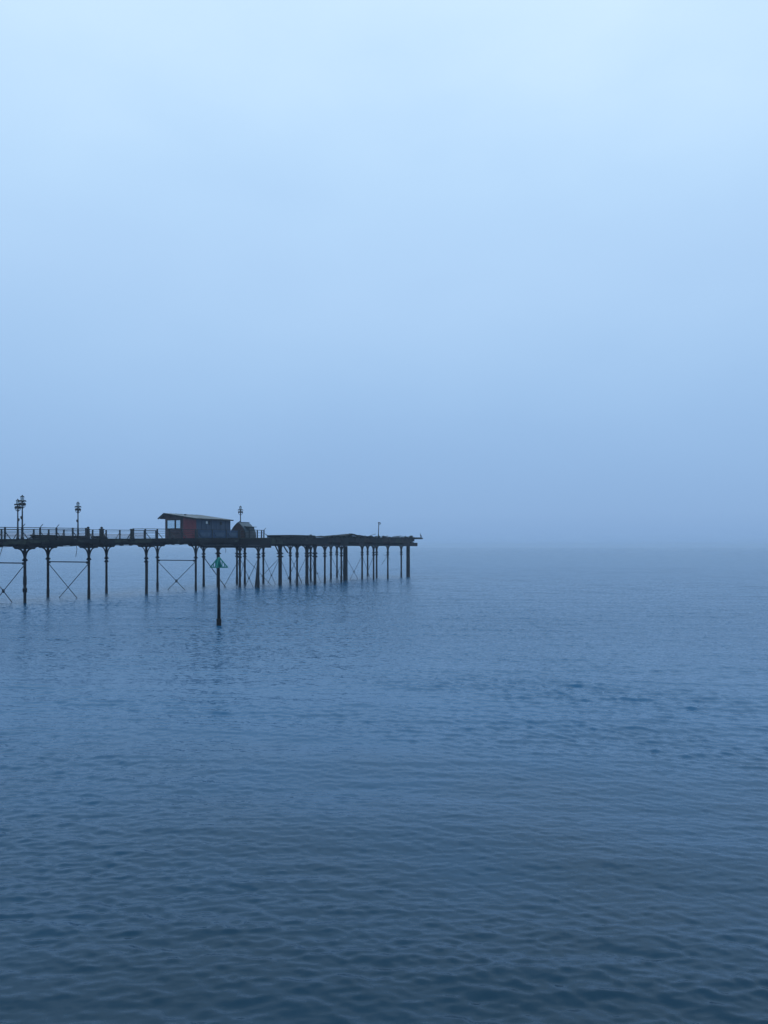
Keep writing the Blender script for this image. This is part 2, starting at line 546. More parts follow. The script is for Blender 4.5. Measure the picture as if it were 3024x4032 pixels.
# ---------------- pier head: broader, 12.6 m across
H0, H1, HT0, HT1 = 31.9, 77.4, -5.6, 7.0
head_iron = [(32.0, -3.6), (39.52, -4.6), (42.15, -4.6), (46.78, -4.6), (51.54, -4.6), (61.95, -4.6), (67.09, -4.6), (72.30, -4.6),
             (47.0, -1.2), (64.17, -1.2), (69.40, -1.2), (32.72, 0), (48.76, 2.9), (43.62, 4.2), (39.19, 4.2), (60.74, 2.9),
             (39.92, 6.2), (32.16, WIDE), (54.5, 2.9), (67.2, 5.6), (73.6, 2.9), (55.5, 6.2)]
head_thick = [(44.08, -4.6, .21), (74.48, -4.9, .33), (40.27, -1.2, .26), (57.19, -2.0, .36), (31.75, 2.9, .21)]
def beam_under(s):
    return 5.72 if s < 46 else 5.50
for k, (s, t) in enumerate(head_iron):
    zt = 5.28 if s < 34 else beam_under(s) - .02
    r = .15 if t > -4 else .14
    column(s, t, zt, r, 'iron', (4.42, 4.02), spread=.55 if s < 60 else .34, lean=0)
for (s, t, r) in head_thick:
    zt = 5.28 if s < 34 else beam_under(s) - .02
    column(s, t, zt, r, 'cased', (4.45, 4.0) if r < .3 and s > 34 else ((4.5,) if s < 34 else ()), spread=.5 if r < .3 else 0)
# a leaning timber fender pile beside the corner column
MB().tube([(33.4, -1.9, -2.0), (32.6, -3.2, 4.4)], [.17, .12], 8).build('leaning_pile', M_timber, pier)

# transverse girders of the head: a deep one facing us, lighter ones behind
def tbeam(s, t0, t1, z0, z1, w=.15, m=M_girder, name='girder'):
    return MB().box(s - w, s + w, t0, t1, z0, z1).build(name, m, pier)
tbeam(32.0, -5.55, 6.1, 5.27, 5.60)
tbeam(31.99, -5.45, 6.4, 5.605, 6.00, .13)
tbeam(32.0, -5.6, 6.7, 6.005, top(32) - .09, .17, M_timber)
for s in (36.2, 40.0, 44.0, 48.0, 51.5, 57.2, 62.0, 67.1, 72.3, 76.2):
    tbeam(s, -5.2, 6.8, beam_under(s) + .36, beam_under(s) + .70)
# longitudinal girders of the head
def lbeam(t, a, b, za0, zb0, za1, zb1, w=.14, m=M_girder, name='girder'):
    return MB().quad_box([(a, t - w, za0), (b, t - w, zb0), (b, t + w, zb0), (a, t + w, za0), (a, t - w, za1), (b, t - w, zb1), (b, t + w, zb1), (a, t + w, za1)]).build(name, m, pier)
for t in (-4.7, -1.2, 2.9, 6.3):
    cuts = [32.2, 39.5, 46.0, 51.5, 57.2, 62, 67.1, 72.3, 76.4]
    for a, b in zip(cuts[:-1], cuts[1:]):
        if a >= 46 - .01 or t != -4.7:
            lbeam(t, a + .01, b - .01, beam_under(a + .1), beam_under(a + .1), beam_under(a + .1) + .345, beam_under(a + .1) + .345)
        else:
            lbeam(t, a + .01, b - .01, 5.72, 5.72, 6.065, 6.065)
# outer face: upper fascia of thick timbers, uneven and stained
s = 32.2
k = 0
while s < 75.6:
    L = random.uniform(2.0, 4.2); e = min(s + L, 75.9)
    z0 = (5.80 if s < 46 else 6.02) + random.uniform(-.07, .07)
    if e > 74.0: z0 = 6.32
    m = random.choice((M_girder, M_timber, M_rust, M_algae, M_girder))
    lbeam(-5.42, s + .01, e - .01, z0, z0, top(s) - .09, top(e) - .09, .07, m, 'fascia_timber')
    s = e
# stained hanging patches below the fascia
for (a, b, z0, z1, m) in ((43.2, 47.2, 5.46, 5.85, M_rust), (55.8, 57.6, 5.6, 6.0, M_rust), (60.2, 64.6, 5.95, 6.15, M_algae), (50.2, 52.6, 5.55, 6.0, M_girder)):
    lbeam(-5.24, a, b, z0, z0 + .04, z1, z1, .05, m, 'hanging_board')
# lower girder running out past the end of the deck
lbeam(-5.0, 72.4, 77.9, 5.47, 5.47, 6.10, 6.10, .17, M_rust, 'girder')
MB().box(75.0, 75.6, -5.3, -4.7, 6.10, 6.62).build('packing_block', M_timber, pier)
# planks across the head
ph = [MB().box(-PLW / 2 + .008, PLW / 2 - .008, HT0, HT1, -.085, 0).mesh('deck_plank', m) for m in (M_timber, M_timber, M_algae)]
s = H0 + PLW / 2
while s < 76.6:
    place('deck_plank', random.choice(ph), pier, (s, random.uniform(-.16, .14), top(s) + random.uniform(-.015, .03)), (random.uniform(-.003, .003), random.uniform(-.01, .01), 0))
    s += PLW
# broken end: long timbers left sticking out
lbeam(-5.45, 75.9, 79.3, top(76) - .36, top(79) - .33, top(76) - .09, top(79) - .08, .16, M_timber, 'broken_timber')
lbeam(-5.30, 76.7, 79.1, top(76) - .07, top(79) - .07, top(76) + .01, top(79) + .01, .24, M_algae, 'broken_timber')
lbeam(-3.8, 75.9, 78.2, top(76) - .33, top(78) - .33, top(76) - .1, top(78) - .1, .14, M_timber, 'broken_timber')
lbeam(2.0, 75.9, 78.0, top(76) - .33, top(78) - .36, top(76) - .1, top(78) - .1, .14, M_timber, 'broken_timber')

# stubs, bolts and loose boards along the bare head
for k in range(80):
    s = random.uniform(36, 76.5); t = random.choice((-5.5, -5.45, -5.3, random.uniform(-5.2, 6.5)))
    if random.random() < .45:
        h = random.uniform(.08, .30); w = random.uniform(.06, .20)
        MB().box(-w, w, -.08, .08, -.02, h).build('timber_stub', random.choice((M_timber, M_algae)), pier, False, (s, t, top(s) + .032)).rotation_euler = (0, random.uniform(-.2, .2), random.uniform(0, 3))
    else:
        L = random.uniform(.6, 2.2); e = random.uniform(.03, .26)
        MB().bar((-L / 2, 0, .05), (L / 2, random.uniform(-.3, .3), .05 + e), random.uniform(.12, .26), .05).build('loose_board', random.choice((M_timber, M_algae, M_timber)), pier, False, (s, t + .3, top(s) + .02))
# ragged board ends hanging off the front edge
for k in range(40):
    s = random.uniform(33, 75.5); w = random.uniform(.08, .3); h = random.uniform(.12, .5)
    MB().box(-w, w, -.025, .025, -h, .0).build('ragged_board', random.choice((M_timber, M_girder, M_algae, M_rust)), pier, False, (s, -5.53 - random.uniform(0, .03), top(s) - .09 - random.uniform(0, .25))).rotation_euler = (0, random.uniform(-.06, .06), 0)
for k in range(34):
    s = random.uniform(-15, 31); w = random.uniform(.08, .35); h = random.uniform(.10, .34)
    MB().box(-w, w, -.025, .025, -h, .0).build('ragged_board', random.choice((M_timber, M_girder, M_algae)), pier, False, (s, -.96 - random.uniform(0, .03), top(s) - .10 - random.uniform(0, .2))).rotation_euler = (0, random.uniform(-.08, .08), 0)

# diagonal struts near the step
MB().bar((34.2, -4.6, 5.75), (38.9, -1.9, 4.6), .13).build('strut', M_iron, pier)
MB().bar((40.6, -1.4, 5.75), (47.5, 2.5, 4.5), .14).build('strut', M_iron, pier)

# crossed bracing in the head, much of it broken
def xbrace(a, b, zt=3.9, zc=1.25, use=(1, 1, 1, 1), node=True, r=.033):
    a = Vector((*a, 0)); b = Vector((*b, 0)); mid = (a + b) / 2
    c = mid + Vector((0, 0, zc))
    for (p, q, full, half) in ((a, b, use[0], use[1]), (b, a, use[2], use[3])):
        p0 = p + Vector((0, 0, zt)); e = c + (c - p0) * .72
        if full and half: rod(p0, e, r)
        elif full: rod(p0, c + (c - p0) * .08, r)
        elif half: rod(c, e, r)
    if node:
        MB().lathe([(.05, -.09), (.13, -.05), (.13, .05), (.05, .09)], 8).build('brace_node', M_iron, pier, False, c)
xbrace((32.72, 0), (32.0, -3.6))
xbrace((31.75, 2.9), (32.72, 0), use=(0, 0, 1, 1), node=False)
xbrace((39.92, 6.2), (39.19, 4.2), use=(1, 0, 1, 1))
xbrace((43.62, 4.2), (40.27, -1.2), zt=3.95)
xbrace((39.19, 4.2), (40.27, -1.2), use=(1, 1, 1, 0))
xbrace((40.27, -1.2), (39.52, -4.6), use=(1, 1, 1, 0), zc=1.0)
xbrace((48.76, 2.9), (47.0, -1.2))
xbrace((48.76, 2.9), (42.15, -4.6), use=(1, 1, 0, 1), zc=1.1)
xbrace((47.0, -1.2), (44.08, -4.6), use=(1, 1, 1, 0), node=False)
xbrace((54.5, 2.9), (46.78, -4.6), use=(1, 1, 0, 0))
xbrace((60.74, 2.9), (57.19, -2.0), use=(1, 1, 1, 0))
xbrace((57.19, -2.0), (51.54, -4.6), use=(1, 0, 1, 1))
xbrace((57.19, -2.0), (64.17, -1.2), use=(1, 1, 1, 1))
xbrace((64.17, -1.2), (61.95, -4.6), use=(1, 1, 1, 0), node=False)
xbrace((69.40, -1.2), (67.09, -4.6), use=(0, 0, 1, 0), node=False, zc=2.4)
rod((32.16, WIDE, 4.0), (31.9, 1.2, -.6), .05)
for (s, t, z, ds, dt, dz) in ((-1.9, .6, 5.5, -.6, .3, -2.9), (31.9, 2.0, 5.28, .2, -.1, -.7), (33.3, 1.4, 5.28, -.1, -1.7, -.55), (10.5, WIDE - .5, 5.6, 0, .1, -1.3), (68.4, -3.0, 4.0, .8, -1.0, -.9), (50.3, -4.4, 5.5, .2, .3, -1.6)):
    p = Vector((s, t, z)); q = p + Vector((ds, dt, dz))
    m = (p + q) / 2 + Vector((ds * .25 + .12, 0, .2))
    MB().tube([p, m, q], .028, 6).build('hanging_rod', M_iron, pier)
# slack cable under the approach
for a, b in zip(near_s[1:-1], near_s[2:]):
    pts = []
    for i in range(11):
        f = i / 10
        pts.append((a + 1.1 + (b - a - 2.2) * f, -.55, top(a) - .60 - .12 * math.sin(math.pi * f) + .012 * math.sin(9 * f)))
    MB().tube(pts, .018, 5).build('slack_cable', M_rail, pier)

# ------------------------------------------------------------------ railings
def railing(label, s_list, t, out, height=1.13, rails=(1.09, .86, .60, .30), arms=(), lean=(), struts=(), end_clip=None, group=None, pillars=()):
    s0 = s_list[0]
    root = empty('railing', W(s0, t, top(s0)), PA)
    tag(root, label, 'railing', group)
    for i, s in enumerate(s_list):
        dz = top(s) - top(s0)
        if i in pillars:
            continue
        jit = random.uniform(-.03, .03)
        MB().bar((s - s0, 0, dz), (s - s0 + jit, random.uniform(-.02, .02), dz + height), .13).build('post', M_rail, root)
        if i in struts:
            MB().bar((s - s0, out * .02, dz + .72), (s - s0 + .05, out * .72, dz + .02), .06).build('stay', M_rail, root)
        if i in arms:
            MB().bar((s - s0, 0, dz + height - .03), (s - s0 + .02, out * .36, dz + height + .30), .045).build('arm', M_rail, root)
    sa, sb = s_list[0], s_list[-1]
    for zr in rails:
        mb = MB()
        prev = None
        for s in s_list:
            p = Vector((s - s0, random.uniform(-.008, .008), top(s) - top(s0) + zr + random.uniform(-.02, .012)))
            if prev is not None: mb.bar(prev, p, (.055 if zr > 1 else .042), (.065 if zr > 1 else .042))
            prev = p
        mb.build('rail', M_rail, root)
    return root

railing('seaside railing on the near deck edge beside the twin lamps, with slanted arms', [-16, -14, -12, -10, -8, -6, -4.05, -2.13, -.28, 1.69, 3.58, 5.58, 7.25], 0, -1,
        arms=(8, 9, 10), struts=(5, 7, 8, 9, 10, 11, 6), height=1.13)
railing('railing on the near deck edge running up to the red and grey cabin', [13.8, 15.59, 17.51, 19.5, 21.6, 24.0], 0, -1, struts=(1, 2, 3, 4, 5), height=1.13)
far = railing('long railing with pale panels on the far deck edge', [-16, -14, -12, -10, -8, -6, -4, -2.1, -.2, 1.7, 3.54, 5.44, 7.3, 9.27, 11.15, 13.21, 15.18, 17.26, 19.19, 21.2, 23.2], WIDE, 1,
              height=1.05, rails=(1.02, .80, .12), struts=(8, 9, 10, 11, 12, 13, 15, 16, 17))
fs = [-2.1, -.2, 1.7, 3.54, 5.44, 7.3, 9.27, 11.15, 13.21, 15.18, 17.26, 19.19, 21.2]
for a, b in zip(fs[:-1], fs[1:]):
    h = random.uniform(.58, .68)
    dz = top(a) - top(-16)
    MB().box(a + 16 + .10, b + 16 - .10, -.012, .012, dz + .2, dz + h).build('panel', M_net, far)

blue = railing('railing with dark blue boards in front of the grey cabin wall', [24.3, 27.09, 29.85, 32.3], 0, -1, rails=(1.09,), height=1.13)
bs = [24.3, 27.09, 29.85, 32.3]
for a, b in zip(bs[:-1], bs[1:]):
    o = a - 24.3; e = b - 24.3; dz = top(a) - top(24.3)
    MB().box(o + .07, e - .07, -.02, .02, dz + .06, dz + .80).build('board', M_blue, blue)
    MB().box(o + .07, e - .07, -.03, .03, dz + .84, dz + 1.02).build('board', M_blue, blue)
    mb = MB(); c = (o + e) / 2; w = (e - o) / 2 - .3
    mb.prism([(c - w, dz + .74), (c - w * .62, dz + .22), (c + w * .62, dz + .22), (c + w, dz + .74)], 'y', -.10, -.022)
    mb.build('tarpaulin', M_lightblue, blue)
endr = railing('short end railing with a stay beyond the arched hut', [32.5, 34.6, 36.37, 37.3, 37.85], -.15, -1, rails=(1.09, .72, .3), height=1.12, arms=(4,))
MB().bar((5.35, 0, .11 + .62), (7.1, 0, .13), .06).build('stay', M_rail, endr)

def gate_pillar(label, s, t, w, h, ball, struts):
    root = empty('pillar', W(s, t, top(s)), PA)
    tag(root, label, 'pillar')
    MB().lathe([(w * .80, 0), (w * .80, .16), (w * .62, .22), (w * .58, h * .80), (w * .72, h * .83), (w * .72, h * .90), (w * .4, h * .93)], 8).build('shaft', M_trim, root)
    if ball:
        MB().lathe([(.03, h * .92), (.11, h * .95), (.15, h * 1.0), (.14, h * 1.05), (.08, h * 1.10), (.02, h * 1.12)], 10).build('finial', M_trim, root, True)
    for sg in struts:
        MB().bar((0, sg * w * .3, h * .62), (.06 * sg, sg * .75, .03), .07).build('stay', M_trim, root)
    return root
gate_pillar('dark pillar with two slanted stays and a knob, left of the stout pillar', 7.52, 0, .27, 1.13, True, (-1, 1))
gate_pillar('stout dark pillar with a ragged cap where the near railing stops', 9.3, 0, .40, 1.14, True, (-1,))
gate_pillar('plain square-topped pillar where the railing begins again left of the cabin', 13.6, 0, .34, 1.16, False, (1,))

# ------------------------------------------------------------------ lamp posts
def lamp(label, s, t, hgt, side=1, group='ornate lamp posts along the pier'):
    root = empty('lamp_post', W(s, t, top(s)), PA)
    tag(root, label, 'lamp post', group)
    k = hgt / 4.15
    MB().lathe([(.17, 0), (.17, .12), (.12, .2), (.105, .95), (.13, 1.0), (.085, 1.12), (.065, 2.6 * k), (.055, 3.66 * k)], 10).build('post', M_rail, root, True)
    z = 3.0 * k
    MB().lathe([(.04, z - .12), (.10, z - .06), (.10, z - .01), (.05, z + .05)], 10).build('collar', M_rail, root)
    for q in range(4):
        a = q * math.pi / 2 + PA * 0 + R(27.5)
        ca, sa = math.cos(a), math.sin(a)
        # scroll springing from the collar up to the hanging bowl
        pts = [(ca * r_, sa * r_, zz) for r_, zz in ((.05, z), (.16, z + .02), (.25, z + .10), (.27, z + .22), (.22, z + .32))]
        MB().tube(pts, .026, 6).build('scroll', M_rail, root)
        MB().tube([(ca * .23, sa * .23, z + .20), (ca * .25, sa * .25, z + .27), (ca * .24, sa * .24, z + .38), (ca * .18, sa * .18, z + .50)], [.03, .095, .10, .03], 8).build('basket', M_trim, root)
        arm = MB().tube([(ca * .05, sa * .05, z + .58), (ca * .18, sa * .18, z + .69), (ca * .30, sa * .30, z + .68), (ca * .38, sa * .38, z + .58)], [.05, .055, .05, .02], 6).build('leaf_arm', M_trim, root)
        MB().bar((ca * .16, sa * .16, z + .66), (ca * .34, sa * .34, z + .56), .12, .02).build('leaf', M_trim, arm)
    zl = z + .66
    lan = MB().lathe([(.10, zl), (.135, zl + .03), (.175, zl + .37), (.17, zl + .39)], 6).build('lantern', M_lampglass, root)
    for q in range(6):
        a = q * math.pi / 3
        MB().bar((.134 * math.cos(a), .134 * math.sin(a), zl + .02), (.178 * math.cos(a), .178 * math.sin(a), zl + .39), .013).build('bar', M_trim, lan)
    MB().lathe([(.19, zl + .39), (.18, zl + .42), (.10, zl + .47), (.05, zl + .51), (.05, zl + .53), (.015, zl + .58)], 6).build('cap', M_trim, lan)
    zb = 1.95 * k
    MB().prism([(side * .04, zb + .24), (side * .20, zb + .22), (side * .17, zb + .05), (side * .09, zb - .06), (side * .04, zb)], 'x', -.08, .08).build('speaker_box', M_trim, root)
    return root

lamp('taller looking of the two close lamp posts, on the near railing at far left', -.28, 0, 4.12, 1)
lamp('left of the two close lamp posts, on the far railing behind its neighbour', 3.54, WIDE, 4.05, -1)
lamp('single lamp post on the far railing left of the two dark pillars', 11.15, WIDE, 4.08, 1)
lamp('lamp post rising behind the peak of the small arched hut', 35.4, 2.0, 4.5, 1)

def lamp_stump():
    s, t = 64.4, -4.2
    root = empty('broken_lamp_post', W(s, t, top(s)), PA)
    tag(root, 'broken lamp post with one curled bracket on the bare pier head', 'lamp post')
    MB().tube([(0, 0, 0), (0, 0, .14), (0, 0, .2), (.0, 0, .5), (.02, 0, .6), (.06, -.04, 2.35)], [.19, .19, .11, .10, .075, .06], 10).build('post', M_rail, root, True)
    MB().lathe([(.05, 0), (.15, .10), (.16, .18), (.07, .24)], 8).build('socket', M_rail, root, False, (.06, -.04, 2.34))
    pts = [(.06, -.04, 2.15), (.10, -.20, 2.18), (.12, -.33, 2.30), (.10, -.34, 2.46), (.08, -.24, 2.52), (.08, -.18, 2.42)]
    MB().tube(pts, .045, 6).build('scroll', M_rail, root)
    MB().tube([(.12, -.30, 2.34), (.12, -.28, 2.44), (.10, -.26, 2.52)], [.03, .09, .03], 8).build('basket', M_rail, root)
    return root
lamp_stump()

# ------------------------------------------------------------------ cabin
def build_cabin():
    s0, t0 = 24.55, .4
    z0 = top(s0)
    root = empty('cabin', W(s0, t0, z0), PA)
    tag(root, 'long cabin with red end wall, two clear windows and pale sloping roof', 'cabin')
    L, WD = 6.6, 5.1
    eave, apex, back = 2.50, 3.20, 2.55
    def roof_z(y):
        return eave + (apex - eave) * y / WD if y <= WD else apex - (apex - back) * (y - WD) / 1.0
    # end wall facing the shore, built of boards round two windows
    wins = [(3.5, 4.77), (2.55, 3.32)]
    wz0, wz1 = 1.27, 2.30
    n = 17
    for i in range(n):
        y0 = WD * i / n; y1 = WD * (i + 1) / n
        m = M_red if y1 < 2.35 else M_maroon
        ym = (y0 + y1) / 2
        h0, h1 = roof_z(y0) - .05, roof_z(y1) - .05
        d = random.uniform(-.012, .012)
        def board(za, zb0, zb1):
            MB().quad_box([(d, y0 + .006, za), (d + .05, y0 + .006, za), (d + .05, y1 - .006, za), (d, y1 - .006, za),
                           (d, y0 + .006, zb0), (d + .05, y0 + .006, zb0), (d + .05, y1 - .006, zb1), (d, y1 - .006, zb1)]).build('wall_board', m, root)
        inside = any(a - .16 < ym < b + .16 for a, b in wins)
        if inside:
            board(-.12, wz0, wz0); board(wz1, h0, h1)
        else:
            board(-.12, h0, h1)
    for (a, b) in wins:
        f = MB()
        f.box(-.05, .08, a - .17, b + .17, wz0 - .07, wz0 + .01).box(-.05, .08, a - .17, b + .17, wz1 - .01, wz1 + .06)
        f.box(-.045, .075, a - .17, a, wz0 + .012, wz1 - .012).box(-.045, .075, b, b + .17, wz0 + .012, wz1 - .012)
        w = f.build('window', M_trim, root)
        MB().box(.01, .02, a, b, wz0 + .01, wz1 - .01).build('pane', M_glass, w)
    # red door leaf on the end wall
    dr = MB().box(-.045, -.018, .55, 1.45, .02, 2.0).build('door', M_red, root)
    MB().box(-.075, -.046, 1.32, 1.38, .95, 1.10).build('handle', M_trim, dr)
    # long side of cladding sheets
    ns = 7
    for i in range(ns):
        x0 = .06 + (L - .06) * i / ns; x1 = .06 + (L - .06) * (i + 1) / ns
        d = random.uniform(0, .02)
        MB().box(x0 + .004, x1 - .004, d - .02, d + .03, -.12, eave - .02).build('wall_sheet', M_greyside, root)
        MB().box(x1 - .025, x1 + .025, -.052, -.024, -.10, eave - .03).build('batten', M_greyside, root)
    for (x, m, w_, z) in ((1.9, M_white, .17, 2.02), (4.75, M_trim, .16, 1.98)):
        fr = MB().box(x - w_ - .04, x + w_ + .04, -.07, -.03, z - .20, z + .20).build('vent_frame', M_trim if m is M_trim else M_greyside, root)
        MB().box(x - w_, x + w_, -.085, -.0705, z - .16, z + .16).build('vent_panel', m, fr)
    MB().box(2.35, 2.55, -.09, -.03, 1.72, 2.28).build('down_box', M_trim, root)
    # far end wall and back wall with a wide opening
    MB().prism([(0.1, -.12), (WD - .08, -.12), (WD - .08, apex - .1), (0.1, eave - .03)], 'x', L - .05, L).build('end_wall', M_greyside, root)
    bw = MB()
    bw.box(.06, L - .06, WD - .06, WD, -.12, 1.15).box(.06, L - .06, WD - .06, WD, 2.45, apex - .08)
    bw.box(.06, .16, WD - .06, WD, 1.152, 2.448).box(3.6, L - .06, WD - .06, WD, 1.152, 2.448)
    bwo = bw.build('back_wall', M_maroon, root)
    MB().box(.165, 3.595, WD - .04, WD - .03, 1.152, 2.448).build('pane', M_glass, bwo)
    MB().box(1.85, 1.93, WD - .055, WD - .005, 1.152, 2.448).build('mullion', M_trim, bwo)
    MB().box(.06, L - .06, .1, WD - .07, -.02, -.005).build('floor', M_timber, root)
    # roof: long pale slope, short slope behind, dark verge
    ov = .22
    ro = MB().quad_box([(-ov, -.28, roof_z(-.28) - .02), (L + ov + .1, -.28, roof_z(-.28) - .02), (L + ov + .1, WD, apex - .02), (-ov, WD, apex - .02),
                        (-ov, -.28, roof_z(-.28) + .045), (L + ov + .1, -.28, roof_z(-.28) + .045), (L + ov + .1, WD, apex + .045), (-ov, WD, apex + .045)]).build('roof', M_roof, root)
    MB().quad_box([(-ov, WD + .003, apex - .02), (L + ov, WD + .003, apex - .02), (L + ov, WD + 1.0, back - .02), (-ov, WD + 1.0, back - .02),
                   (-ov, WD + .003, apex + .045), (L + ov, WD + .003, apex + .045), (L + ov, WD + 1.0, back + .045), (-ov, WD + 1.0, back + .045)]).build('back_slope', M_roof, ro)
    MB().bar((-ov - .025, -.3, roof_z(-.3) - .05), (-ov - .025, WD, apex - .03), .045, .17).build('verge', M_trim, ro)
    MB().bar((-ov - .025, WD, apex - .03), (-ov - .025, WD + 1.02, back - .04), .045, .17).build('verge', M_trim, ro)
    MB().bar((-ov, -.31, roof_z(-.3) - .03), (L + ov + .1, -.31, roof_z(-.3) - .03), .05, .15).build('gutter', M_trim, ro)
    for k in range(1, 7):
        x = -ov + (L + 2 * ov) * k / 7
        MB().quad_box([(x - .02, -.26, roof_z(-.26) + .045), (x + .02, -.26, roof_z(-.26) + .045), (x + .02, WD - .02, apex + .043), (x - .02, WD - .02, apex + .043),
                       (x - .02, -.26, roof_z(-.26) + .075), (x + .02, -.26, roof_z(-.26) + .075), (x + .02, WD - .02, apex + .073), (x - .02, WD - .02, apex + .073)]).build('seam', M_roof, ro)
    MB().box(1.6, 1.8, 3.2, 3.4, roof_z(3.3), roof_z(3.3) + .18).build('roof_vent', M_trim, ro)
    # raking soffit board closing the gable under the short slope
    MB().prism([(WD + .01, back - .1), (WD + .95, back - .05), (WD + .01, apex - .06)], 'x', .0, .05).build('gable_end', M_maroon, root)
    return root
build_cabin()

# ------------------------------------------------------------------ arched hut
def build_hut():
    s0, t0 = 34.1, .15
    root = empty('arched_hut', W(s0, t0, top(s0)), PA)
    tag(root, 'small arched hut with red-brown gable and pale sides beside the cabin', 'hut')
    WD, L = 2.45, 2.35
    prof = [(-1.25, -.05), (-1.24, .45), (-1.16, .85), (-1.0, 1.20), (-.72, 1.54), (-.37, 1.86), (0, 2.14)]
    prof = prof + [(-x, z) for x, z in reversed(prof[:-1])]
    def hz(y):
        y = abs(y)
        pts = [(-x, z) for x, z in prof[:7]][::-1]
        for (a, za), (b, zb) in zip(pts[:-1], pts[1:]):
            if a <= y <= b: return za + (zb - za) * (y - a) / (b - a + 1e-9)
        return 0
    c = WD / 2
    # gable boards
    nb = 9
    for i in range(nb):
        y0 = -1.22 + 2.44 * i / nb; y1 = -1.22 + 2.44 * (i + 1) / nb
        d = random.uniform(-.01, .01)
        pts_top = [(y0 + .005, max(.05, hz(y0) - .04)), (y1 - .005, max(.05, hz(y1) - .04))]
        MB().quad_box([(d, c + y0 + .005, -.05), (d + .05, c + y0 + .005, -.05), (d + .05, c + y1 - .005, -.05), (d, c + y1 - .005, -.05),
                       (d, c + pts_top[0][0], pts_top[0][1]), (d + .05, c + pts_top[0][0], pts_top[0][1]), (d + .05, c + pts_top[1][0], pts_top[1][1]), (d, c + pts_top[1][0], pts_top[1][1])]).build('wall_board', M_brown, root)
    MB().box(-.05, -.015, c - .25, c + .05, 1.10, 1.22).build('name_plate', M_maroon, root)
    # barge boards along the arch
    for (p, q) in zip(prof[:-1], prof[1:]):
        MB().bar((-.06, c + p[0], p[1]), (-.06, c + q[0], q[1]), .05, .10, up=(1, 0, 0)).build('barge_board', M_trim, root)
    # curved sheets
    for k, (p, q) in enumerate(zip(prof[:-1], prof[1:])):
        m = M_shell if 2 <= k <= 9 else M_shell2
        MB().quad_box([(.06, c + p[0] * .97, p[1]), (L, c + p[0] * .97, p[1]), (L, c + q[0] * .97, q[1]), (.06, c + q[0] * .97, q[1]),
                       (.06, c + p[0] * 1.01, p[1] + .04), (L, c + p[0] * 1.01, p[1] + .04), (L, c + q[0] * 1.01, q[1] + .04), (.06, c + q[0] * 1.01, q[1] + .04)]).build('roof_sheet', m, root)
    MB().prism([(c + x * .96, z * .98) for x, z in prof], 'x', L - .06, L - .004).build('end_wall', M_shell2, root)
    # dormer on the near side
    do = MB().box(.55, 1.75, -.16, .75, 1.02, 1.52).build('dormer', M_greenroof, root)
    MB().quad_box([(.35, -.42, 1.50), (1.95, -.42, 1.50), (1.95, .85, 1.60), (.35, .85, 1.60), (.35, -.42, 1.56), (1.95, -.42, 1.56), (1.95, .85, 1.66), (.35, .85, 1.66)]).build('dormer_roof', M_greenroof, do)
    MB().box(.75, 1.55, -.20, -.162, 1.10, 1.42).build('dormer_window', M_shell2, do)
    MB().box(.9, 1.5, -.12, -.05, -.05, .95).build('side_door', M_shell2, root)
    MB().bar((.1, c, 2.19), (L + .1, c, 2.20), .14, .05).build('ridge', M_trim, root)
    return root
build_hut()

# ------------------------------------------------------------------ clutter on the deck
def timber_stack(label, s, t, lengths, rows, name='timber_stack'):
    root = empty(name, W(s, t, top(s)), PA)
    tag(root, label, 'timber')
    z = 0.015
    for r_ in range(rows):
        h = random.uniform(.09, .14)
        n = max(1, 3 - r_)
        for k in range(n):
            L = lengths * random.uniform(.7, 1.05)
            a = random.uniform(-.06, .06)
            MB().box(-L / 2, L / 2, -.13, .13, 0, h).build('beam', random.choice((M_timber, M_girder)), root, False, (random.uniform(-.15, .15), (k - (n - 1) / 2) * .3, z)).rotation_euler = (0, 0, a)
        z += h + .002
    return root
timber_stack('low dark timber pile right of the tall near lamp post', 1.5, -.55, 2.6, 3)
timber_stack('second low timber pile, between the slanted railing arms', 3.9, -.55, 2.2, 2)
timber_stack('small heap of timbers left of the dark knobbed pillar', 6.0, -.6, 1.7, 2)
timber_stack('dark timbers lying just right of the knobbed pillar', 8.5, -.55, 1.5, 2)

def clutter():
    s = 32.6; t = .9
    root = empty('scrap_frame', W(s, t, top(s)), PA)
    tag(root, 'tangle of bent metal between the cabin and the arched hut', 'scrap')
    for k in range(9):
        x, y = random.uniform(-.25, .25), random.uniform(-.5, .5)
        h = random.uniform(.7, 1.35)
        MB().tube([(x, y, .0), (x + random.uniform(-.15, .15), y + random.uniform(-.15, .15), h * .55), (x + random.uniform(-.3, .3), y + random.uniform(-.3, .3), h)], .032, 6).build('bent_bar', M_rail, root)
    MB().bar((-.2, -.5, .55), (.2, .5, .8), .06).build('cross_bar', M_rail, root)
clutter()

def platform():
    s = 40.2; t = -4.6
    root = empty('raised_platform', W(s, t, top(s)), PA)
    tag(root, 'low raised timber platform on the left part of the pier head', 'platform')
    for k in range(12):
        x = -2.9 + k * .48
        MB().box(x, x + .46, -.75, 3.6, .26, .36 + random.uniform(-.01, .015)).build('plank', M_algae, root)
    for y in (-.6, 1.2, 3.4):
        MB().box(-2.9, 2.84, y - .1, y + .1, .02, .258).build('bearer', M_timber, root)
    MB().box(2.1, 2.35, -.5, -.25, .37, .48).build('cleat', M_iron, root)
platform()

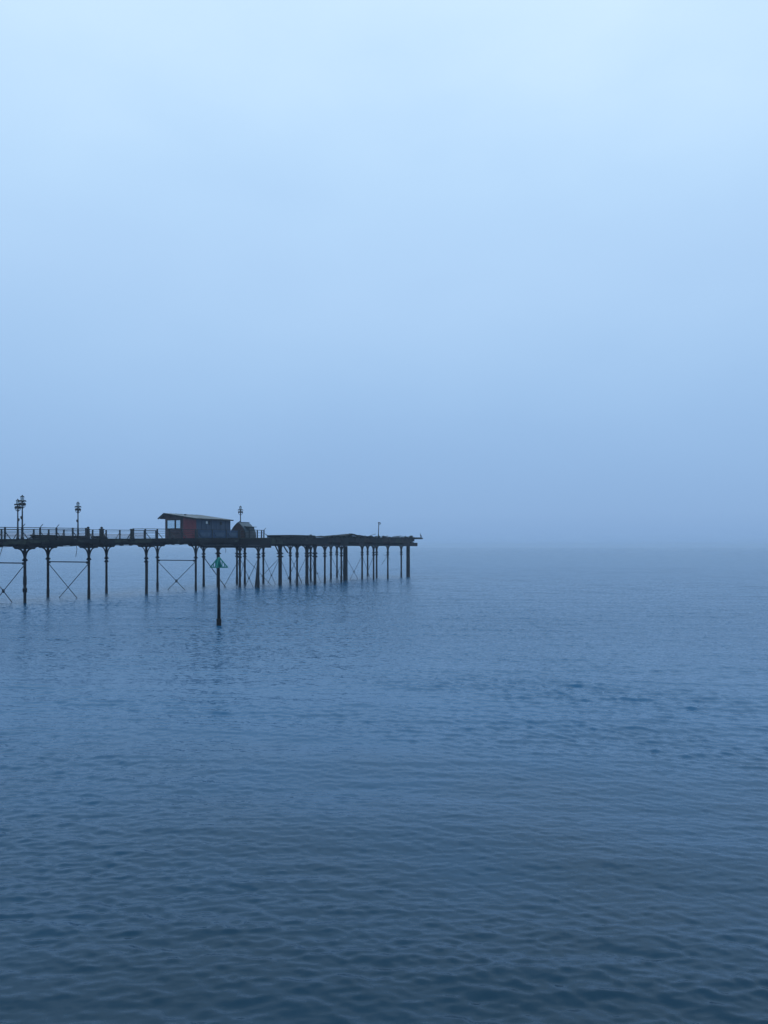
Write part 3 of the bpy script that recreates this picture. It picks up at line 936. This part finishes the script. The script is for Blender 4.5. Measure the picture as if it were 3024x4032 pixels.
def buckled_deck():
    s = 53.6; t = -4.2
    root = empty('collapsed_decking', W(s, t, top(s)), PA)
    tag(root, 'low mossy mound of collapsed decking in the middle of the pier head', 'debris')
    prof = [(-7.2, .04), (-6.3, .20), (-4.0, .26), (-2.0, .30), (-.3, .58), (.7, .52), (2.0, .38), (3.6, .30), (5.4, .24), (6.4, .10), (8.2, .20)]
    for row in range(6):
        y = row * .62 - .9
        for (a, za), (b, zb) in zip(prof[:-1], prof[1:]):
            f = 1.0 - .05 * row if row < 4 else .7
            jz = random.uniform(-.05, .06)
            MB().bar((a + .02, y + random.uniform(-.06, .06), za * f - .03 + jz), (b + .06, y + random.uniform(-.06, .06), zb * f - .03 + jz * .6), .58, .07).build('plank', random.choice((M_algae, M_algae, M_timber)), root)
    for x, h in ((-5, .18), (-2.6, .22), (0, .46), (2.4, .28), (4.6, .18)):
        MB().box(x - .3, x + .3, -.9, 2.2, .01, h - .04).build('support', M_timber, root)
buckled_deck()
lp = empty('leaning_plank', W(61.3, -4.3, top(61.3)), PA)
tag(lp, 'thin plank poking up at an angle left of the broken lamp post', 'plank')
MB().bar((-1.2, .1, .06), (1.3, -.35, .62), .09, .05).build('plank', M_timber, lp)
MB().box(-1.6, -.7, -.2, .35, .02, .10).build('foot_block', M_timber, lp)

# ------------------------------------------------------------------ cormorant at the end
def cormorant():
    s, t = 78.8, -5.35
    root = MB()
    # tail, rump, body, breast, neck, head, bill along one spine
    sp = [(.20, 0, .02), (.15, 0, .10), (.10, 0, .20), (.05, 0, .32), (.00, 0, .43), (-.03, 0, .50), (-.03, 0, .57), (.00, 0, .63), (.00, 0, .68), (-.03, 0, .705), (-.07, 0, .71), (-.13, 0, .715)]
    rr = [.025, .055, .090, .105, .085, .055, .038, .034, .038, .034, .014, .005]
    root.tube(sp, rr, 10, squash=.85)
    for y in (-.045, .045):
        root.tube([(.04, y, .20), (.02, y, .09), (.02, y, .012)], [.03, .014, .012], 6)
        root.tube([(.03, y, .012), (-.06, y + (.02 if y > 0 else -.02), .010)], [.014, .022], 6, squash=1.4)
    o = root.build('cormorant', M_bird, None, True, W(s, t, top(79) + .012))
    o.rotation_euler = (0, 0, R(20))
    tag(o, 'black cormorant standing upright on the outer tip of the pier', 'bird')
    w = MB()
    for sg in (-1, 1):
        w.tube([(.02, sg * .085, .46), (.08, sg * .10, .34), (.15, sg * .085, .19), (.22, sg * .05, .08)], [.025, .05, .04, .01], 6, squash=.5)
    w.build('wing', M_bird, o, True)
cormorant()

# ------------------------------------------------------------------ channel beacon
def beacon():
    root = empty('channel_beacon', (-11.46, 52.9, 0), R(-4))
    tag(root, 'black channel marker post with green triangular topmark standing in the water', 'beacon')
    MB().lathe([(.17, -4), (.17, .42), (.15, .47)], 14).build('base_sleeve', M_pole, root, True)
    MB().lathe([(.118, .40), (.115, 1.3), (.105, 2.08), (.10, 2.10)], 14).build('pole', M_pole, root, True)
    MB().lathe([(.075, 2.09), (.066, 4.0), (.06, 4.78)], 12).build('upper_pole', M_pole, root, True)
    MB().lathe([(.03, 4.76), (.075, 4.78), (.075, 4.86), (.03, 4.90)], 10).build('pole_cap', M_pole, root)
    zb, zt, hw = 4.03, 4.66, .61
    tm = MB().lathe([(.10, zb - .02), (.10, zt + .03), (.07, zt + .06)], 12).build('topmark', M_green, root, True)
    for a in (0, math.pi / 2):
        ca, sa = math.cos(a), math.sin(a)
        for sg in (-1, 1):
            e = (ca * hw * sg, sa * hw * sg)
            MB().bar((ca * .05 * sg, sa * .05 * sg, zt + .03), (e[0], e[1], zb), .06, .075).build('frame_bar', M_green, tm)
            MB().bar((ca * .09 * sg, sa * .09 * sg, zb), (e[0] * 1.05, e[1] * 1.05, zb), .06, .085).build('base_bar', M_green, tm)
            for f in (.36, .64):
                x = hw * f
                MB().bar((ca * x * sg, sa * x * sg, zb + .03), (ca * x * sg, sa * x * sg, zb + (zt + .03 - zb) * (1 - f) - .01), .05, .05).build('slat', M_green, tm)
    MB().prism([(-.26, zb), (-.10, zb), (-.10, zt - .06), (-.17, zt - .14), (-.26, zt - .27)], 'y', -.035, .035).build('plate', M_green, tm)
    return root
beacon()

# ------------------------------------------------------------------ sea haze
hz = MB().box(-4300, 4300, -700, 4300, -6.0, 12.5)
me = bpy.data.meshes.new('haze'); me.from_pydata(hz.v, [], hz.f); me.update()
hm = bpy.data.materials.new('sea_haze'); hm.use_nodes = True
t = hm.node_tree; t.nodes.clear()
ho = t.nodes.new('ShaderNodeOutputMaterial')
pv = t.nodes.new('ShaderNodeVolumePrincipled')
pv.inputs['Color'].default_value = (.76, .87, 1.0, 1)
pv.inputs['Density'].default_value = .0006
pv.inputs['Anisotropy'].default_value = 0.0
t.links.new(pv.outputs[0], ho.inputs['Volume'])
me.materials.append(hm)
haze = bpy.data.objects.new('haze', me)
col.objects.link(haze)
tag(haze, 'thin blue sea haze over the water', kind='stuff')
